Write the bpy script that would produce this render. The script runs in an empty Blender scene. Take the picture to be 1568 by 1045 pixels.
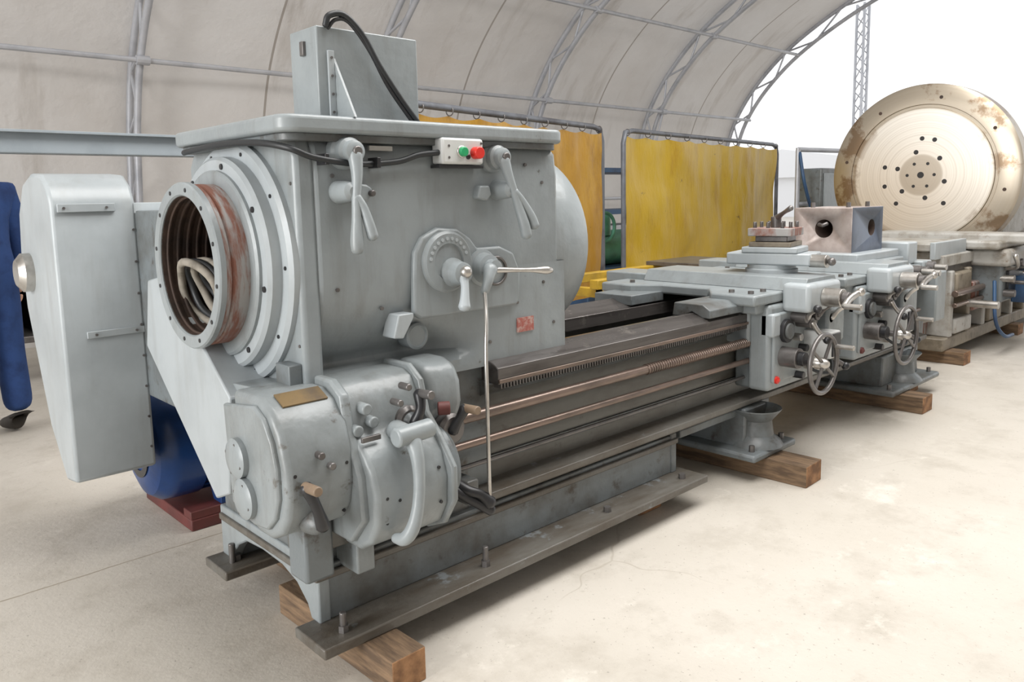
import bpy, bmesh, math, random
from mathutils import Matrix, Vector, noise
random.seed(7)
S=bpy.context.scene
try:
    S.view_settings.view_transform='Standard'
except Exception: pass
rad=math.radians
# ---------------------------------------------------------------- materials
def newmat(name):
    m=bpy.data.materials.new(name); m.use_nodes=True
    nt=m.node_tree; nt.nodes.clear()
    o=nt.nodes.new('ShaderNodeOutputMaterial'); b=nt.nodes.new('ShaderNodeBsdfPrincipled')
    nt.links.new(b.outputs[0],o.inputs[0])
    return m,nt,b,o
def mixc(nt,fac,a,b):
    n=nt.nodes.new('ShaderNodeMix'); n.data_type='RGBA'
    if hasattr(fac,'links') or hasattr(fac,'node'): nt.links.new(fac,n.inputs[0])
    else: n.inputs[0].default_value=fac
    for i,c in ((6,a),(7,b)):
        if isinstance(c,(tuple,list)): n.inputs[i].default_value=(*c[:3],1)
        else: nt.links.new(c,n.inputs[i])
    return n.outputs[2]
def noisen(nt,scale,detail=5,rough=.6,stretch=None):
    tc=nt.nodes.new('ShaderNodeTexCoord')
    n=nt.nodes.new('ShaderNodeTexNoise'); n.inputs['Scale'].default_value=scale
    n.inputs['Detail'].default_value=detail; n.inputs['Roughness'].default_value=rough
    if stretch:
        mp=nt.nodes.new('ShaderNodeMapping'); mp.inputs['Scale'].default_value=stretch
        nt.links.new(tc.outputs['Object'],mp.inputs['Vector']); nt.links.new(mp.outputs[0],n.inputs['Vector'])
    else: nt.links.new(tc.outputs['Object'],n.inputs['Vector'])
    return n.outputs['Fac']
def ramp(nt,fac,p0,p1):
    r=nt.nodes.new('ShaderNodeMapRange'); r.inputs[1].default_value=p0; r.inputs[2].default_value=p1
    nt.links.new(fac,r.inputs[0]); return r.outputs[0]
def mth(nt,op,a,b=None):
    n=nt.nodes.new('ShaderNodeMath'); n.operation=op
    for i,v in enumerate((a,b)):
        if v is None: continue
        if isinstance(v,(int,float)): n.inputs[i].default_value=v
        else: nt.links.new(v,n.inputs[i])
    return n.outputs[0]
def surf(name,col,dark=None,scale=4,lo=.45,hi=.7,rough=.45,metal=0,bump=.08,bscale=14,spot=None,spotlo=.66,spothi=.7,spotscale=9,stretch=None,spec=.5,run=None):
    m,nt,b,o=newmat(name)
    c=col
    if dark: c=mixc(nt,ramp(nt,noisen(nt,scale,6,.62,stretch=stretch),lo,hi),col,dark)
    if run: c=mixc(nt,mth(nt,'MULTIPLY',ramp(nt,noisen(nt,6,5,.6,stretch=(2.5,2.5,.35)),.52,.8),.7),c,run)
    if spot: c=mixc(nt,ramp(nt,noisen(nt,spotscale,8,.7),spotlo,spothi),c,spot)
    if isinstance(c,(tuple,list)): b.inputs['Base Color'].default_value=(*c[:3],1)
    else: nt.links.new(c,b.inputs['Base Color'])
    b.inputs['Roughness'].default_value=rough; b.inputs['Metallic'].default_value=metal
    b.inputs['Specular IOR Level'].default_value=spec
    if bump:
        bp=nt.nodes.new('ShaderNodeBump'); bp.inputs['Strength'].default_value=bump; bp.inputs['Distance'].default_value=.02
        nt.links.new(noisen(nt,bscale,4,.5),bp.inputs['Height']); nt.links.new(bp.outputs[0],b.inputs['Normal'])
    return m
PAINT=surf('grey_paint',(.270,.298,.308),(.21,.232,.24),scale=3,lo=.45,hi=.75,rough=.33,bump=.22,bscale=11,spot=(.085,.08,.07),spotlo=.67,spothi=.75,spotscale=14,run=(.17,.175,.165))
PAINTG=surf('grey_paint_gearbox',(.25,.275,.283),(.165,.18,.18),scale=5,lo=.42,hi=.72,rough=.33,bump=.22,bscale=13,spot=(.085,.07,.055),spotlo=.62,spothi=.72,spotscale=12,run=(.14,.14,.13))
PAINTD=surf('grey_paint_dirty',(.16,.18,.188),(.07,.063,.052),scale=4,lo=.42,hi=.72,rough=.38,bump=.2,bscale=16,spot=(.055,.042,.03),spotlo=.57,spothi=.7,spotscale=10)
GRIME=surf('grimy_flange_paint',(.14,.133,.118),(.08,.066,.05),scale=5,lo=.38,hi=.65,rough=.42,bump=.25,bscale=20,spot=(.19,.205,.21),spotlo=.60,spothi=.66,spotscale=7,stretch=(.5,2,2))
PAINTL=surf('pale_paint',(.385,.42,.437),(.32,.35,.365),scale=3,rough=.33,bump=.06,spot=(.13,.13,.12),spotlo=.70,spothi=.77,spotscale=12,run=(.29,.305,.305))
PALE=surf('pale_cast_paint',(.40,.39,.365),(.22,.195,.155),scale=5,rough=.5,bump=.15,spot=(.14,.085,.045),spotlo=.58,spothi=.72)
TAN=surf('tan_cast_iron',(.24,.205,.155),(.10,.08,.055),scale=6,rough=.55,bump=.2,spot=(.075,.048,.03),spotlo=.58,spothi=.7)
OIL=surf('oily_way_steel',(.115,.105,.10),(.055,.048,.045),scale=5,rough=.22,metal=.45,bump=.06,stretch=(.4,5,5),spot=(.22,.20,.18),spotlo=.58,spothi=.75)
BROWN=surf('oil_stained_paint',(.13,.13,.118),(.07,.06,.048),scale=3,rough=.33,bump=.1,stretch=(.7,3,3),spot=(.05,.04,.03),spotlo=.6,spothi=.72)
SCREW=surf('brown_screw_steel',(.23,.17,.14),(.12,.095,.08),scale=8,rough=.28,metal=.6,bump=.05,stretch=(.6,3,3))
RUST=surf('rusty_steel',(.23,.10,.07),(.33,.32,.31),scale=6,lo=.45,hi=.6,rough=.55,metal=.25,bump=.2,stretch=(6,1,1))
DARKRUST=surf('dark_rust_bore',(.055,.032,.022),(.018,.013,.011),scale=8,rough=.8,bump=.4)
STEEL=surf('bare_steel',(.55,.53,.5),(.3,.27,.24),scale=8,rough=.28,metal=.85,bump=.05)
STEELD=surf('dull_steel',(.17,.16,.155),(.09,.08,.075),scale=8,rough=.34,metal=.55,bump=.1)
BLACK=surf('black_enamel',(.02,.02,.022),rough=.35,bump=.03)
RUBBER=surf('rubber_cable',(.018,.02,.022),rough=.45,bump=.03)
WOOD=surf('sawn_timber',(.24,.155,.09),(.10,.065,.04),scale=5,lo=.38,hi=.62,rough=.85,bump=.35,stretch=(9,1,9))
WOODE=surf('timber_end_grain',(.36,.19,.09),(.15,.075,.035),scale=9,lo=.42,hi=.6,rough=.85,bump=.35)
GRIP=surf('worn_grip',(.21,.15,.10),(.12,.085,.06),scale=10,rough=.5)
BRASS=surf('brass_plate',(.25,.17,.08),(.16,.12,.08),scale=12,rough=.35,metal=.5)
RED=surf('red_plastic',(.62,.03,.02),rough=.3,bump=0)
GREEN=surf('green_plastic',(.02,.32,.12),rough=.3,bump=0)
BLUE=surf('blue_motor_paint',(.012,.055,.20),(.01,.03,.10),scale=4,rough=.28,bump=.06)
REDB=surf('red_oxide_paint',(.13,.032,.028),(.07,.025,.022),scale=5,rough=.6)
GREENM=surf('green_machine_paint',(.06,.22,.15),(.03,.1,.07),scale=4,rough=.5)
LABEL=surf('red_label',(.35,.10,.08),(.5,.4,.36),scale=60,rough=.5,bump=0)
WHITEP=surf('white_plastic',(.60,.61,.60),rough=.35,bump=0)
GALV=surf('galvanised_tube',(.45,.46,.49),(.34,.35,.38),scale=4,rough=.4,metal=.2,bump=.02)
FRAME=surf('dark_frame_tube',(.16,.17,.19),(.09,.09,.1),scale=6,rough=.45,metal=.3)
BEAMP=surf('pale_blue_steel',(.30,.34,.37),(.22,.255,.28),scale=3,rough=.5)
YSTEEL=surf('yellow_steel',(.5,.32,.03),(.25,.16,.03),scale=5,rough=.5)
HOSE=surf('canvas_hose',(.27,.245,.205),(.14,.125,.10),scale=20,rough=.8)
CLOTH=surf('blue_workwear',(.02,.055,.18),(.010,.028,.10),scale=8,rough=.9,bump=.6,bscale=7)
SKIN=surf('skin',(.55,.32,.22),rough=.5,bump=0)
HAIR=surf('hair',(.04,.025,.018),rough=.7)
BOOT=surf('boot_leather',(.03,.025,.02),rough=.6)
DBLUE=surf('dark_blue_paint',(.03,.08,.17),(.02,.04,.09),scale=4,rough=.5)
SHED=surf('shed_sheet_metal',(.80,.81,.83),rough=.7,bump=0)
BLOCK=surf('ground_block_steel',(.44,.38,.355),(.28,.225,.20),scale=5,lo=.4,hi=.6,rough=.4,metal=.2,bump=.05)
BLOCKB=surf('dark_blue_block_face',(.10,.12,.16),(.06,.07,.09),scale=5,rough=.42,metal=.2)
def canvasmat(name,c1,c2,st):
    m,nt,b,o=newmat(name)
    c=mixc(nt,ramp(nt,noisen(nt,1.3,6,.6,stretch=(1,1,.5)),.35,.7),c1,c2)
    c=mixc(nt,ramp(nt,noisen(nt,3.2,8,.75,stretch=(1,1,.35)),.52,.76),c,st)
    c=mixc(nt,ramp(nt,noisen(nt,6,8,.75),.64,.71),c,(.14,.085,.02))
    nt.links.new(c,b.inputs['Base Color']); b.inputs['Roughness'].default_value=.33
    bp=nt.nodes.new('ShaderNodeBump'); bp.inputs['Strength'].default_value=.7; bp.inputs['Distance'].default_value=.04
    nt.links.new(noisen(nt,3,6,.6,stretch=(1,1,.4)),bp.inputs['Height']); nt.links.new(bp.outputs[0],b.inputs['Normal'])
    t=nt.nodes.new('ShaderNodeBsdfTranslucent'); nt.links.new(c,t.inputs[0])
    ms=nt.nodes.new('ShaderNodeMixShader'); ms.inputs[0].default_value=.3
    nt.links.new(b.outputs[0],ms.inputs[1]); nt.links.new(t.outputs[0],ms.inputs[2]); nt.links.new(ms.outputs[0],o.inputs[0])
    return m
YEL=canvasmat('yellow_canvas',(.56,.355,.022),(.65,.445,.05),(.42,.23,.02))
ORG=canvasmat('orange_canvas',(.43,.225,.028),(.57,.34,.05),(.24,.11,.018))
def membrane():
    m,nt,b,o=newmat('tent_membrane')
    c=mixc(nt,ramp(nt,noisen(nt,.5,5,.6),.35,.7),(.57,.55,.53),(.48,.45,.42))
    c=mixc(nt,ramp(nt,noisen(nt,2.2,6,.65,stretch=(1,.3,.15)),.54,.78),c,(.35,.315,.28))
    tc=nt.nodes.new('ShaderNodeTexCoord'); sp=nt.nodes.new('ShaderNodeSeparateXYZ'); nt.links.new(tc.outputs['Object'],sp.inputs[0])
    mm=mth(nt,'PINGPONG',sp.outputs[0],.695); lt=mth(nt,'LESS_THAN',mm,.014)
    c=mixc(nt,lt,c,(.30,.27,.24))
    nt.links.new(c,b.inputs['Base Color']); b.inputs['Roughness'].default_value=.6
    t=nt.nodes.new('ShaderNodeBsdfTranslucent'); nt.links.new(c,t.inputs[0])
    ms=nt.nodes.new('ShaderNodeMixShader'); ms.inputs[0].default_value=.26
    nt.links.new(b.outputs[0],ms.inputs[1]); nt.links.new(t.outputs[0],ms.inputs[2]); nt.links.new(ms.outputs[0],o.inputs[0])
    bp=nt.nodes.new('ShaderNodeBump'); bp.inputs['Strength'].default_value=.7; bp.inputs['Distance'].default_value=.07
    nt.links.new(noisen(nt,1.6,5,.6),bp.inputs['Height']); nt.links.new(bp.outputs[0],b.inputs['Normal'])
    return m
MEMB=membrane()
def concrete():
    m,nt,b,o=newmat('concrete_floor')
    c=mixc(nt,ramp(nt,noisen(nt,.7,8,.62),.35,.68),(.60,.56,.50),(.51,.472,.41))
    c=mixc(nt,ramp(nt,noisen(nt,3.5,8,.7),.5,.76),c,(.43,.392,.335))
    c=mixc(nt,ramp(nt,noisen(nt,2.4,8,.75),.58,.68),c,(.67,.63,.565))
    c=mixc(nt,ramp(nt,noisen(nt,9,8,.8),.62,.69),c,(.44,.40,.34))
    c=mixc(nt,ramp(nt,noisen(nt,60,3,.7),.64,.71),c,(.32,.29,.25))
    tc=nt.nodes.new('ShaderNodeTexCoord')
    nz=nt.nodes.new('ShaderNodeTexNoise'); nz.inputs['Scale'].default_value=2.5; nt.links.new(tc.outputs['Object'],nz.inputs['Vector'])
    va=nt.nodes.new('ShaderNodeVectorMath'); va.operation='MULTIPLY_ADD'; va.inputs[1].default_value=(.35,.35,.35)
    nt.links.new(nz.outputs['Color'],va.inputs[0]); nt.links.new(tc.outputs['Object'],va.inputs[2])
    v=nt.nodes.new('ShaderNodeTexVoronoi'); v.feature='DISTANCE_TO_EDGE'; v.inputs['Scale'].default_value=.36; nt.links.new(va.outputs[0],v.inputs['Vector'])
    f=ramp(nt,v.outputs['Distance'],.0018,.0006)
    mk=mth(nt,'MULTIPLY',f,mth(nt,'MULTIPLY',ramp(nt,noisen(nt,.9,2,.5),.52,.62),.6))
    c=mixc(nt,mk,c,(.40,.36,.30))
    sp=nt.nodes.new('ShaderNodeSeparateXYZ'); nt.links.new(tc.outputs['Object'],sp.inputs[0])
    wob=mth(nt,'MULTIPLY',noisen(nt,1.7,4,.6),.06)
    yy=mth(nt,'ADD',sp.outputs[1],wob)
    for y0 in (3.12,0.42):
        d=mth(nt,'ABSOLUTE',mth(nt,'SUBTRACT',yy,y0)); c=mixc(nt,mth(nt,'LESS_THAN',d,.0045),c,(.36,.315,.25))
    nt.links.new(c,b.inputs['Base Color']); b.inputs['Roughness'].default_value=.5
    bp=nt.nodes.new('ShaderNodeBump'); bp.inputs['Strength'].default_value=.15; bp.inputs['Distance'].default_value=.02
    nt.links.new(noisen(nt,18,6,.7),bp.inputs['Height']); nt.links.new(bp.outputs[0],b.inputs['Normal'])
    return m
CONC=concrete()
def discmat():
    m,nt,b,o=newmat('turned_faceplate_steel')
    tc=nt.nodes.new('ShaderNodeTexCoord'); mp=nt.nodes.new('ShaderNodeMapping'); mp.inputs['Scale'].default_value=(0,1,1)
    nt.links.new(tc.outputs['Object'],mp.inputs[0])
    ln=nt.nodes.new('ShaderNodeVectorMath'); ln.operation='LENGTH'; nt.links.new(mp.outputs[0],ln.inputs[0])
    r=ln.outputs['Value']
    base=mixc(nt,ramp(nt,r,.60,.62),(.78,.74,.67),(.42,.365,.29))
    base=mixc(nt,ramp(nt,r,.20,.18),base,(.50,.45,.38))
    cb=nt.nodes.new('ShaderNodeCombineXYZ'); nt.links.new(r,cb.inputs[0])
    rn=nt.nodes.new('ShaderNodeTexNoise'); rn.inputs['Scale'].default_value=60; rn.inputs['Detail'].default_value=4; nt.links.new(cb.outputs[0],rn.inputs['Vector'])
    base=mixc(nt,ramp(nt,rn.outputs['Fac'],.45,.95),base,(.45,.40,.33))
    st=mth(nt,'MULTIPLY',ramp(nt,noisen(nt,2.6,7,.65),.52,.58),ramp(nt,r,.55,.66))
    base=mixc(nt,st,base,(.24,.17,.11))
    nt.links.new(base,b.inputs['Base Color']); b.inputs['Metallic'].default_value=.75; b.inputs['Roughness'].default_value=.3
    b.inputs['Anisotropic'].default_value=.5
    return m
DISC=discmat()
# ---------------------------------------------------------------- builders
CUR=[None]
def group(name,loc=(0,0,0)):
    e=bpy.data.objects.new(name,None); e.empty_display_size=.1; S.collection.objects.link(e); e.location=loc; CUR[0]=e; return e
def finish(bm,name,mat,bevel=0,seg=2,smooth=True,ang=35,parent=True):
    bmesh.ops.recalc_face_normals(bm,faces=bm.faces)
    me=bpy.data.meshes.new(name); bm.to_mesh(me); bm.free()
    for mt in (mat if isinstance(mat,(list,tuple)) else [mat]): me.materials.append(mt)
    ob=bpy.data.objects.new(name,me); S.collection.objects.link(ob)
    if smooth:
        for p in me.polygons: p.use_smooth=True
        me.set_sharp_from_angle(angle=rad(ang))
    if bevel:
        md=ob.modifiers.new('b','BEVEL'); md.width=bevel; md.segments=seg; md.limit_method='ANGLE'; md.angle_limit=rad(40)
    if parent and CUR[0]:
        ob.parent=CUR[0]; ob.matrix_parent_inverse=Matrix.Translation(-CUR[0].location)
    return ob
def box(name,x0,x1,y0,y1,z0,z1,mat,bevel=.006,rz=0,parent=True,seg=2):
    bm=bmesh.new(); bmesh.ops.create_cube(bm,size=1)
    c=Vector(((x0+x1)/2,(y0+y1)/2,(z0+z1)/2))
    bm.transform(Matrix.Translation(c)@Matrix.Rotation(rad(rz),4,'Z')@Matrix.Diagonal((abs(x1-x0),abs(y1-y0),abs(z1-z0),1)))
    d=min(abs(x1-x0),abs(y1-y0),abs(z1-z0))
    return finish(bm,name,mat,min(bevel,d*.45),seg,parent=parent)
def prism(name,axis,a,b,poly,mat,bevel=.006,seg=2,ang=35):
    bm=bmesh.new()
    def P(u,v,w): return {'x':(w,u,v),'y':(u,w,v),'z':(u,v,w)}[axis]
    va=[bm.verts.new(P(u,v,a)) for u,v in poly]; vb=[bm.verts.new(P(u,v,b)) for u,v in poly]
    n=len(poly)
    bm.faces.new(va); bm.faces.new(vb[::-1])
    for i in range(n): bm.faces.new((va[i],vb[i],vb[(i+1)%n],va[(i+1)%n]))
    return finish(bm,name,mat,bevel,seg,ang=ang)
def basis(d):
    d=d.normalized(); u=d.cross(Vector((0,0,1)))
    if u.length<1e-4: u=Vector((1,0,0))
    u.normalize(); v=d.cross(u).normalized(); return u,v
def cyl(name,p,q,r,mat,r2=None,seg=32,bevel=.003):
    p=Vector(p);q=Vector(q); r2=r if r2 is None else r2
    u,v=basis(q-p); bm=bmesh.new(); A=[];B=[]
    for i in range(seg):
        t=2*math.pi*i/seg; w=u*math.cos(t)+v*math.sin(t)
        A.append(bm.verts.new(p+w*r)); B.append(bm.verts.new(q+w*r2))
    for i in range(seg): bm.faces.new((A[i],A[(i+1)%seg],B[(i+1)%seg],B[i]))
    bm.faces.new(A);bm.faces.new(B)
    return finish(bm,name,mat,min(bevel,r*.3,(q-p).length*.4))
def revolve(name,p,d,prof,mat,seg=48,ang=30):
    p=Vector(p);d=Vector(d).normalized(); u,v=basis(d); bm=bmesh.new(); rings=[]
    for s,r in prof:
        if r<1e-5: rings.append([bm.verts.new(p+d*s)])
        else: rings.append([bm.verts.new(p+d*s+(u*math.cos(2*math.pi*i/seg)+v*math.sin(2*math.pi*i/seg))*r) for i in range(seg)])
    for a,b in zip(rings,rings[1:]):
        for i in range(seg):
            j=(i+1)%seg
            if len(a)==1 and len(b)==1: break
            if len(a)==1: bm.faces.new((a[0],b[j],b[i]))
            elif len(b)==1: bm.faces.new((a[i],a[j],b[0]))
            else: bm.faces.new((a[i],a[j],b[j],b[i]))
    return finish(bm,name,mat,ang=ang)
def cat(pts,n=8):
    P=[Vector(p) for p in pts]; out=[]
    P=[P[0]*2-P[1]]+P+[P[-1]*2-P[-2]]
    for i in range(1,len(P)-2):
        for k in range(n):
            t=k/n; a,b,c,d=P[i-1],P[i],P[i+1],P[i+2]
            out.append(.5*((2*b)+(c-a)*t+(2*a-5*b+4*c-d)*t*t+(3*b-a-3*c+d)*t**3))
    out.append(P[-2]); return out
def tube(name,pts,r,mat,seg=12,smooth=0,closed=False):
    if smooth:
        if isinstance(r,(list,tuple)):
            rr=cat([(x,0,0) for x in r],smooth); r=[max(.0005,v.x) for v in rr]
        pts=cat(pts,smooth)
    pts=[Vector(p) for p in pts]; n=len(pts)
    if not isinstance(r,(list,tuple)): r=[r]*n
    bm=bmesh.new(); rings=[]; u=None
    for i,p in enumerate(pts):
        a=pts[(i-1)%n] if (i>0 or closed) else p; b=pts[(i+1)%n] if (i<n-1 or closed) else p
        d=(b-a).normalized()
        if u is None: u,_=basis(d)
        u=(u-d*u.dot(d)).normalized(); v=d.cross(u)
        rings.append([bm.verts.new(p+(u*math.cos(2*math.pi*k/seg)+v*math.sin(2*math.pi*k/seg))*r[i]) for k in range(seg)])
    pr=list(zip(rings,rings[1:]))
    if closed: pr.append((rings[-1],rings[0]))
    for a,b in pr:
        for k in range(seg): bm.faces.new((a[k],a[(k+1)%seg],b[(k+1)%seg],b[k]))
    if not closed:
        for ring,s in ((rings[0],-1),(rings[-1],1)):
            c=Vector((0,0,0))
            for q in ring: c+=q.co
            c/=seg; rr=(ring[0].co-c).length
            d=(pts[0]-pts[1] if s<0 else pts[-1]-pts[-2]).normalized()
            r1=[bm.verts.new(c+(q.co-c)*.72+d*rr*.5) for q in ring]
            for k in range(seg): bm.faces.new((ring[k],ring[(k+1)%seg],r1[(k+1)%seg],r1[k]))
            t=bm.verts.new(c+d*rr*.72)
            for k in range(seg): bm.faces.new((r1[k],r1[(k+1)%seg],t))
    return finish(bm,name,mat,ang=50)
def ball(name,c,r,mat,sx=1,sy=1,sz=1):
    bm=bmesh.new(); bmesh.ops.create_uvsphere(bm,u_segments=20,v_segments=12,radius=r)
    bm.transform(Matrix.Translation(c)@Matrix.Diagonal((sx,sy,sz,1))); return finish(bm,name,mat,ang=80)
def bolts(name,pts,d,r,h,mat,hexa=True):
    bm=bmesh.new(); d=Vector(d).normalized(); u,v=basis(d); n=6 if hexa else 12
    for p in pts:
        p=Vector(p); A=[];B=[]
        for i in range(n):
            t=2*math.pi*i/n; w=(u*math.cos(t)+v*math.sin(t))*r
            A.append(bm.verts.new(p+w-d*.002));B.append(bm.verts.new(p+w*.95+d*h))
        for i in range(n): bm.faces.new((A[i],A[(i+1)%n],B[(i+1)%n],B[i]))
        bm.faces.new(A);bm.faces.new(B)
    return finish(bm,name,mat)
def torus(name,c,ax,R,r,mat,seg=48):
    c=Vector(c);u,v=basis(Vector(ax))
    return tube(name,[c+(u*math.cos(2*math.pi*i/seg)+v*math.sin(2*math.pi*i/seg))*R for i in range(seg)],r,mat,seg=12,closed=True)
def boolcut(ob,tools):
    bpy.context.view_layer.update()
    for t in tools:
        t.modifiers.clear()
        md=ob.modifiers.new('c','BOOLEAN'); md.operation='DIFFERENCE'; md.object=t; md.solver='EXACT'
        try: md.material_mode='TRANSFER'
        except Exception: pass
    dg=bpy.context.evaluated_depsgraph_get(); dg.update()
    me=bpy.data.meshes.new_from_object(ob.evaluated_get(dg)); ob.modifiers.clear(); ob.data=me
    for t in tools: bpy.data.objects.remove(t,do_unlink=True)
# ---------------------------------------------------------------- camera
f=1200.0
pitch=rad(7.5);roll=rad(1.2);phi=rad(46.8)
F=Vector((math.cos(phi)*math.cos(pitch),math.sin(phi)*math.cos(pitch),-math.sin(pitch)))
R=Vector((math.sin(phi),-math.cos(phi),0)); U=R.cross(F)
R2=R*math.cos(roll)-U*math.sin(roll); U2=U*math.cos(roll)+R*math.sin(roll)
cd=bpy.data.cameras.new('camera'); cam=bpy.data.objects.new('camera',cd); S.collection.objects.link(cam)
M=Matrix((R2,U2,-F)).transposed().to_4x4(); M.translation=Vector((0,0,1.35)); cam.matrix_world=M
cd.sensor_width=36; cd.lens=36*f/1568; cd.shift_y=-62/1568; cd.clip_start=.05; cd.clip_end=300
S.camera=cam
# ---------------------------------------------------------------- building
CUR[0]=None
fl=box('floor',-14,60,-20,30,-.2,0,CONC,bevel=0)
prof=[(8.45,0),(8.45,.8),(8.38,1.6),(8.27,2.2),(8.05,2.75),(7.6,3.33),(6.9,3.9),(5.75,4.5),(4.3,4.98),(2.5,5.3),(.5,5.42)]
full=prof+[(1.0-y,z) for y,z in prof[-2::-1]]
inner=cat([(0,y,z) for y,z in full],6)
def offs(k):
    out=[]
    for i,p in enumerate(inner):
        a=inner[max(0,i-1)];b=inner[min(len(inner)-1,i+1)]; t=(b-a).normalized(); n=Vector((0,t.z,-t.y))
        out.append(p+n*k)
    return out
outer=offs(.22)
XR=[2.75+2.78*k for k in range(-4,5)]
bm=bmesh.new(); cols=[]; x=XR[0]-.1
while x<XR[-1]+.14:
    ph=((x-XR[0])/2.78)%1; sag=.07*math.sin(math.pi*ph)
    cols.append([bm.verts.new((x,p.y,max(0,p.z))) for p in offs(.27-sag)]); x+=.2317
for a,b in zip(cols,cols[1:]):
    for i in range(len(a)-1): bm.faces.new((a[i],a[i+1],b[i+1],b[i]))
finish(bm,'ceiling',MEMB,ang=60)
g=group('tent_frame',(2.75,8.4,0))
for k,x in enumerate(XR):
    tube('rib_%d_inner_chord'%k,[Vector((x,p.y,max(.0,p.z))) for p in inner],.036,GALV,seg=8)
    tube('rib_%d_outer_chord'%k,[Vector((x,p.y,max(.0,p.z))) for p in outer],.036,GALV,seg=8)
    n=len(inner); s=0; last=Vector((x,inner[1].y,inner[1].z))
    for j in range(4,n-3,3):
        s^=1; q=(outer if s else inner)[j]; q=Vector((x,q.y,q.z)); cyl('rib_%d_web'%k,last,q,.017,GALV,seg=8,bevel=0); last=q
for (y,z) in [(8.0,2.72),(7.05,3.8),(5.0,4.77),(8.4,1.3)]:
    for k in range(len(XR)-1):
        cyl('purlin',(XR[k],y,z),(XR[k+1],y,z),.026,GALV,seg=10,bevel=0)
        cyl('purlin_clamp',(XR[k]-.06,y,z),(XR[k]+.06,y,z),.045,GALV,seg=10,bevel=0)
for k in (1,3,5,7): cyl('strut',(XR[k],8.38,1.45),(XR[k]+.0,8.02,2.70),.018,GALV,seg=8,bevel=0)
# ---------------------------------------------------------------- MAIN LATHE
g=group('engine_lathe',(2.5,2.3,.1))
SY,SZ=2.32,1.17
for nm,y0,y1 in (('front_foot_flange',1.82,1.99),('rear_foot_flange',2.46,2.63)):
    box(nm,.98,2.86,y0,y1,.10,.132,GRIME,bevel=.005)
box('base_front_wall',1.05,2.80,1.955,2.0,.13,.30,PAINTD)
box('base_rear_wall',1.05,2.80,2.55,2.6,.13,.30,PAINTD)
arch=[(1.95,.13),(2.00,.13),(2.02,.17),(2.08,.215),(2.17,.24),(2.30,.245),(2.42,.235),(2.49,.20),(2.53,.16),(2.55,.13),(2.62,.13),(2.62,.31),(1.95,.31)]
prism('base_end_arch','x',1.04,1.08,arch,PAINT)
prism('base_far_end_arch','x',2.77,2.81,arch,PAINTD)
box('base_ledge',1.03,2.81,1.94,2.61,.262,.285,GRIME,bevel=.005)
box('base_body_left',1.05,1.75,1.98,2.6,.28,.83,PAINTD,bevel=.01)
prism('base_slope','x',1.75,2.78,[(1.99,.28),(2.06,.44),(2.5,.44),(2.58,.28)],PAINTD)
bolts('foot_bolts',[(1.07,1.87,.13),(1.62,1.88,.13),(2.25,1.88,.13),(2.75,1.88,.13),(1.05,2.53,.13)],(0,0,1),.016,.022,STEELD)
for i,(x,y) in enumerate(((1.07,1.87),(1.62,1.88),(1.03,2.52))): cyl('levelling_screw_%d'%i,(x,y,.12),(x,y,.20 if i else .19),.010,STEELD,seg=12)
# bed
box('bed_front_wall',1.62,5.75,2.0,2.06,.31,.73,BROWN)
box('bed_rear_wall',1.62,5.75,2.52,2.58,.31,.76,BROWN)
for i,x in enumerate((2.35,2.9,3.5,4.1,4.8,5.6)): box('bed_web_%d'%i,x,x+.05,2.05,2.53,.35,.68,BROWN)
prism('bed_floor_slope','x',1.7,5.7,[(2.05,.40),(2.3,.55),(2.53,.60),(2.53,.5),(2.3,.45),(2.05,.33)],OIL)
prism('front_way','x',1.71,5.78,[(1.895,.73),(1.895,.785),(1.925,.80),(1.985,.82),(2.015,.797),(2.085,.797),(2.085,.73)],OIL,bevel=.003)
prism('rear_way','x',2.05,5.78,[(2.42,.73),(2.42,.79),(2.50,.815),(2.54,.83),(2.60,.80),(2.63,.80),(2.63,.73)],OIL,bevel=.003)
prism('way_front_apron','x',1.70,5.75,[(1.93,.73),(1.96,.69),(2.01,.665),(2.01,.74)],PAINTD,bevel=.002)
bm=bmesh.new(); x=1.72
while x<5.7:
    vs=[bm.verts.new(v) for v in ((x,1.895,.732),(x+.0075,1.895,.732),(x+.0055,1.895,.715),(x+.002,1.895,.715),(x,1.93,.732),(x+.0075,1.93,.732),(x+.0055,1.93,.715),(x+.002,1.93,.715))]
    for q in ((0,1,2,3),(4,7,6,5),(3,2,6,7),(0,3,7,4),(1,5,6,2)): bm.faces.new([vs[i] for i in q])
    x+=.0145
finish(bm,'feed_rack_teeth',STEELD,smooth=False)
box('way_edge_strip',1.71,5.75,1.888,1.90,.735,.748,SCREW,bevel=.002)
prf=[(0,.019),(1.02,.019)]; s=1.02
while s<1.95:
    prf+= [(s,.0175),(s+.006,.0175),(s+.008,.0225),(s+.014,.0225)]; s+=.016
prf+=[(1.96,.019),(3.9,.019)]
revolve('lead_screw',(1.50,1.905,.645),(1,0,0),prf,SCREW,seg=20,ang=20)
cyl('feed_rod',(1.5,1.905,.555),(5.5,1.905,.555),.0135,SCREW,seg=20)
cyl('switch_rod',(1.5,1.93,.47),(5.5,1.93,.47),.008,STEELD,seg=16)
prism('bed_bottom_ledge','x',1.66,5.7,[(1.915,.33),(1.915,.355),(1.93,.36),(2.02,.375),(2.02,.31),(1.95,.31)],GRIME,bevel=.004)
box('bed_recess_band',1.75,5.7,1.992,2.0,.43,.455,PAINTD,bevel=.002)
prism('chip_tray','x',2.84,3.62,[(1.95,.31),(1.95,.275),(2.0,.255),(2.6,.255),(2.6,.31)],PAINTD)
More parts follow.
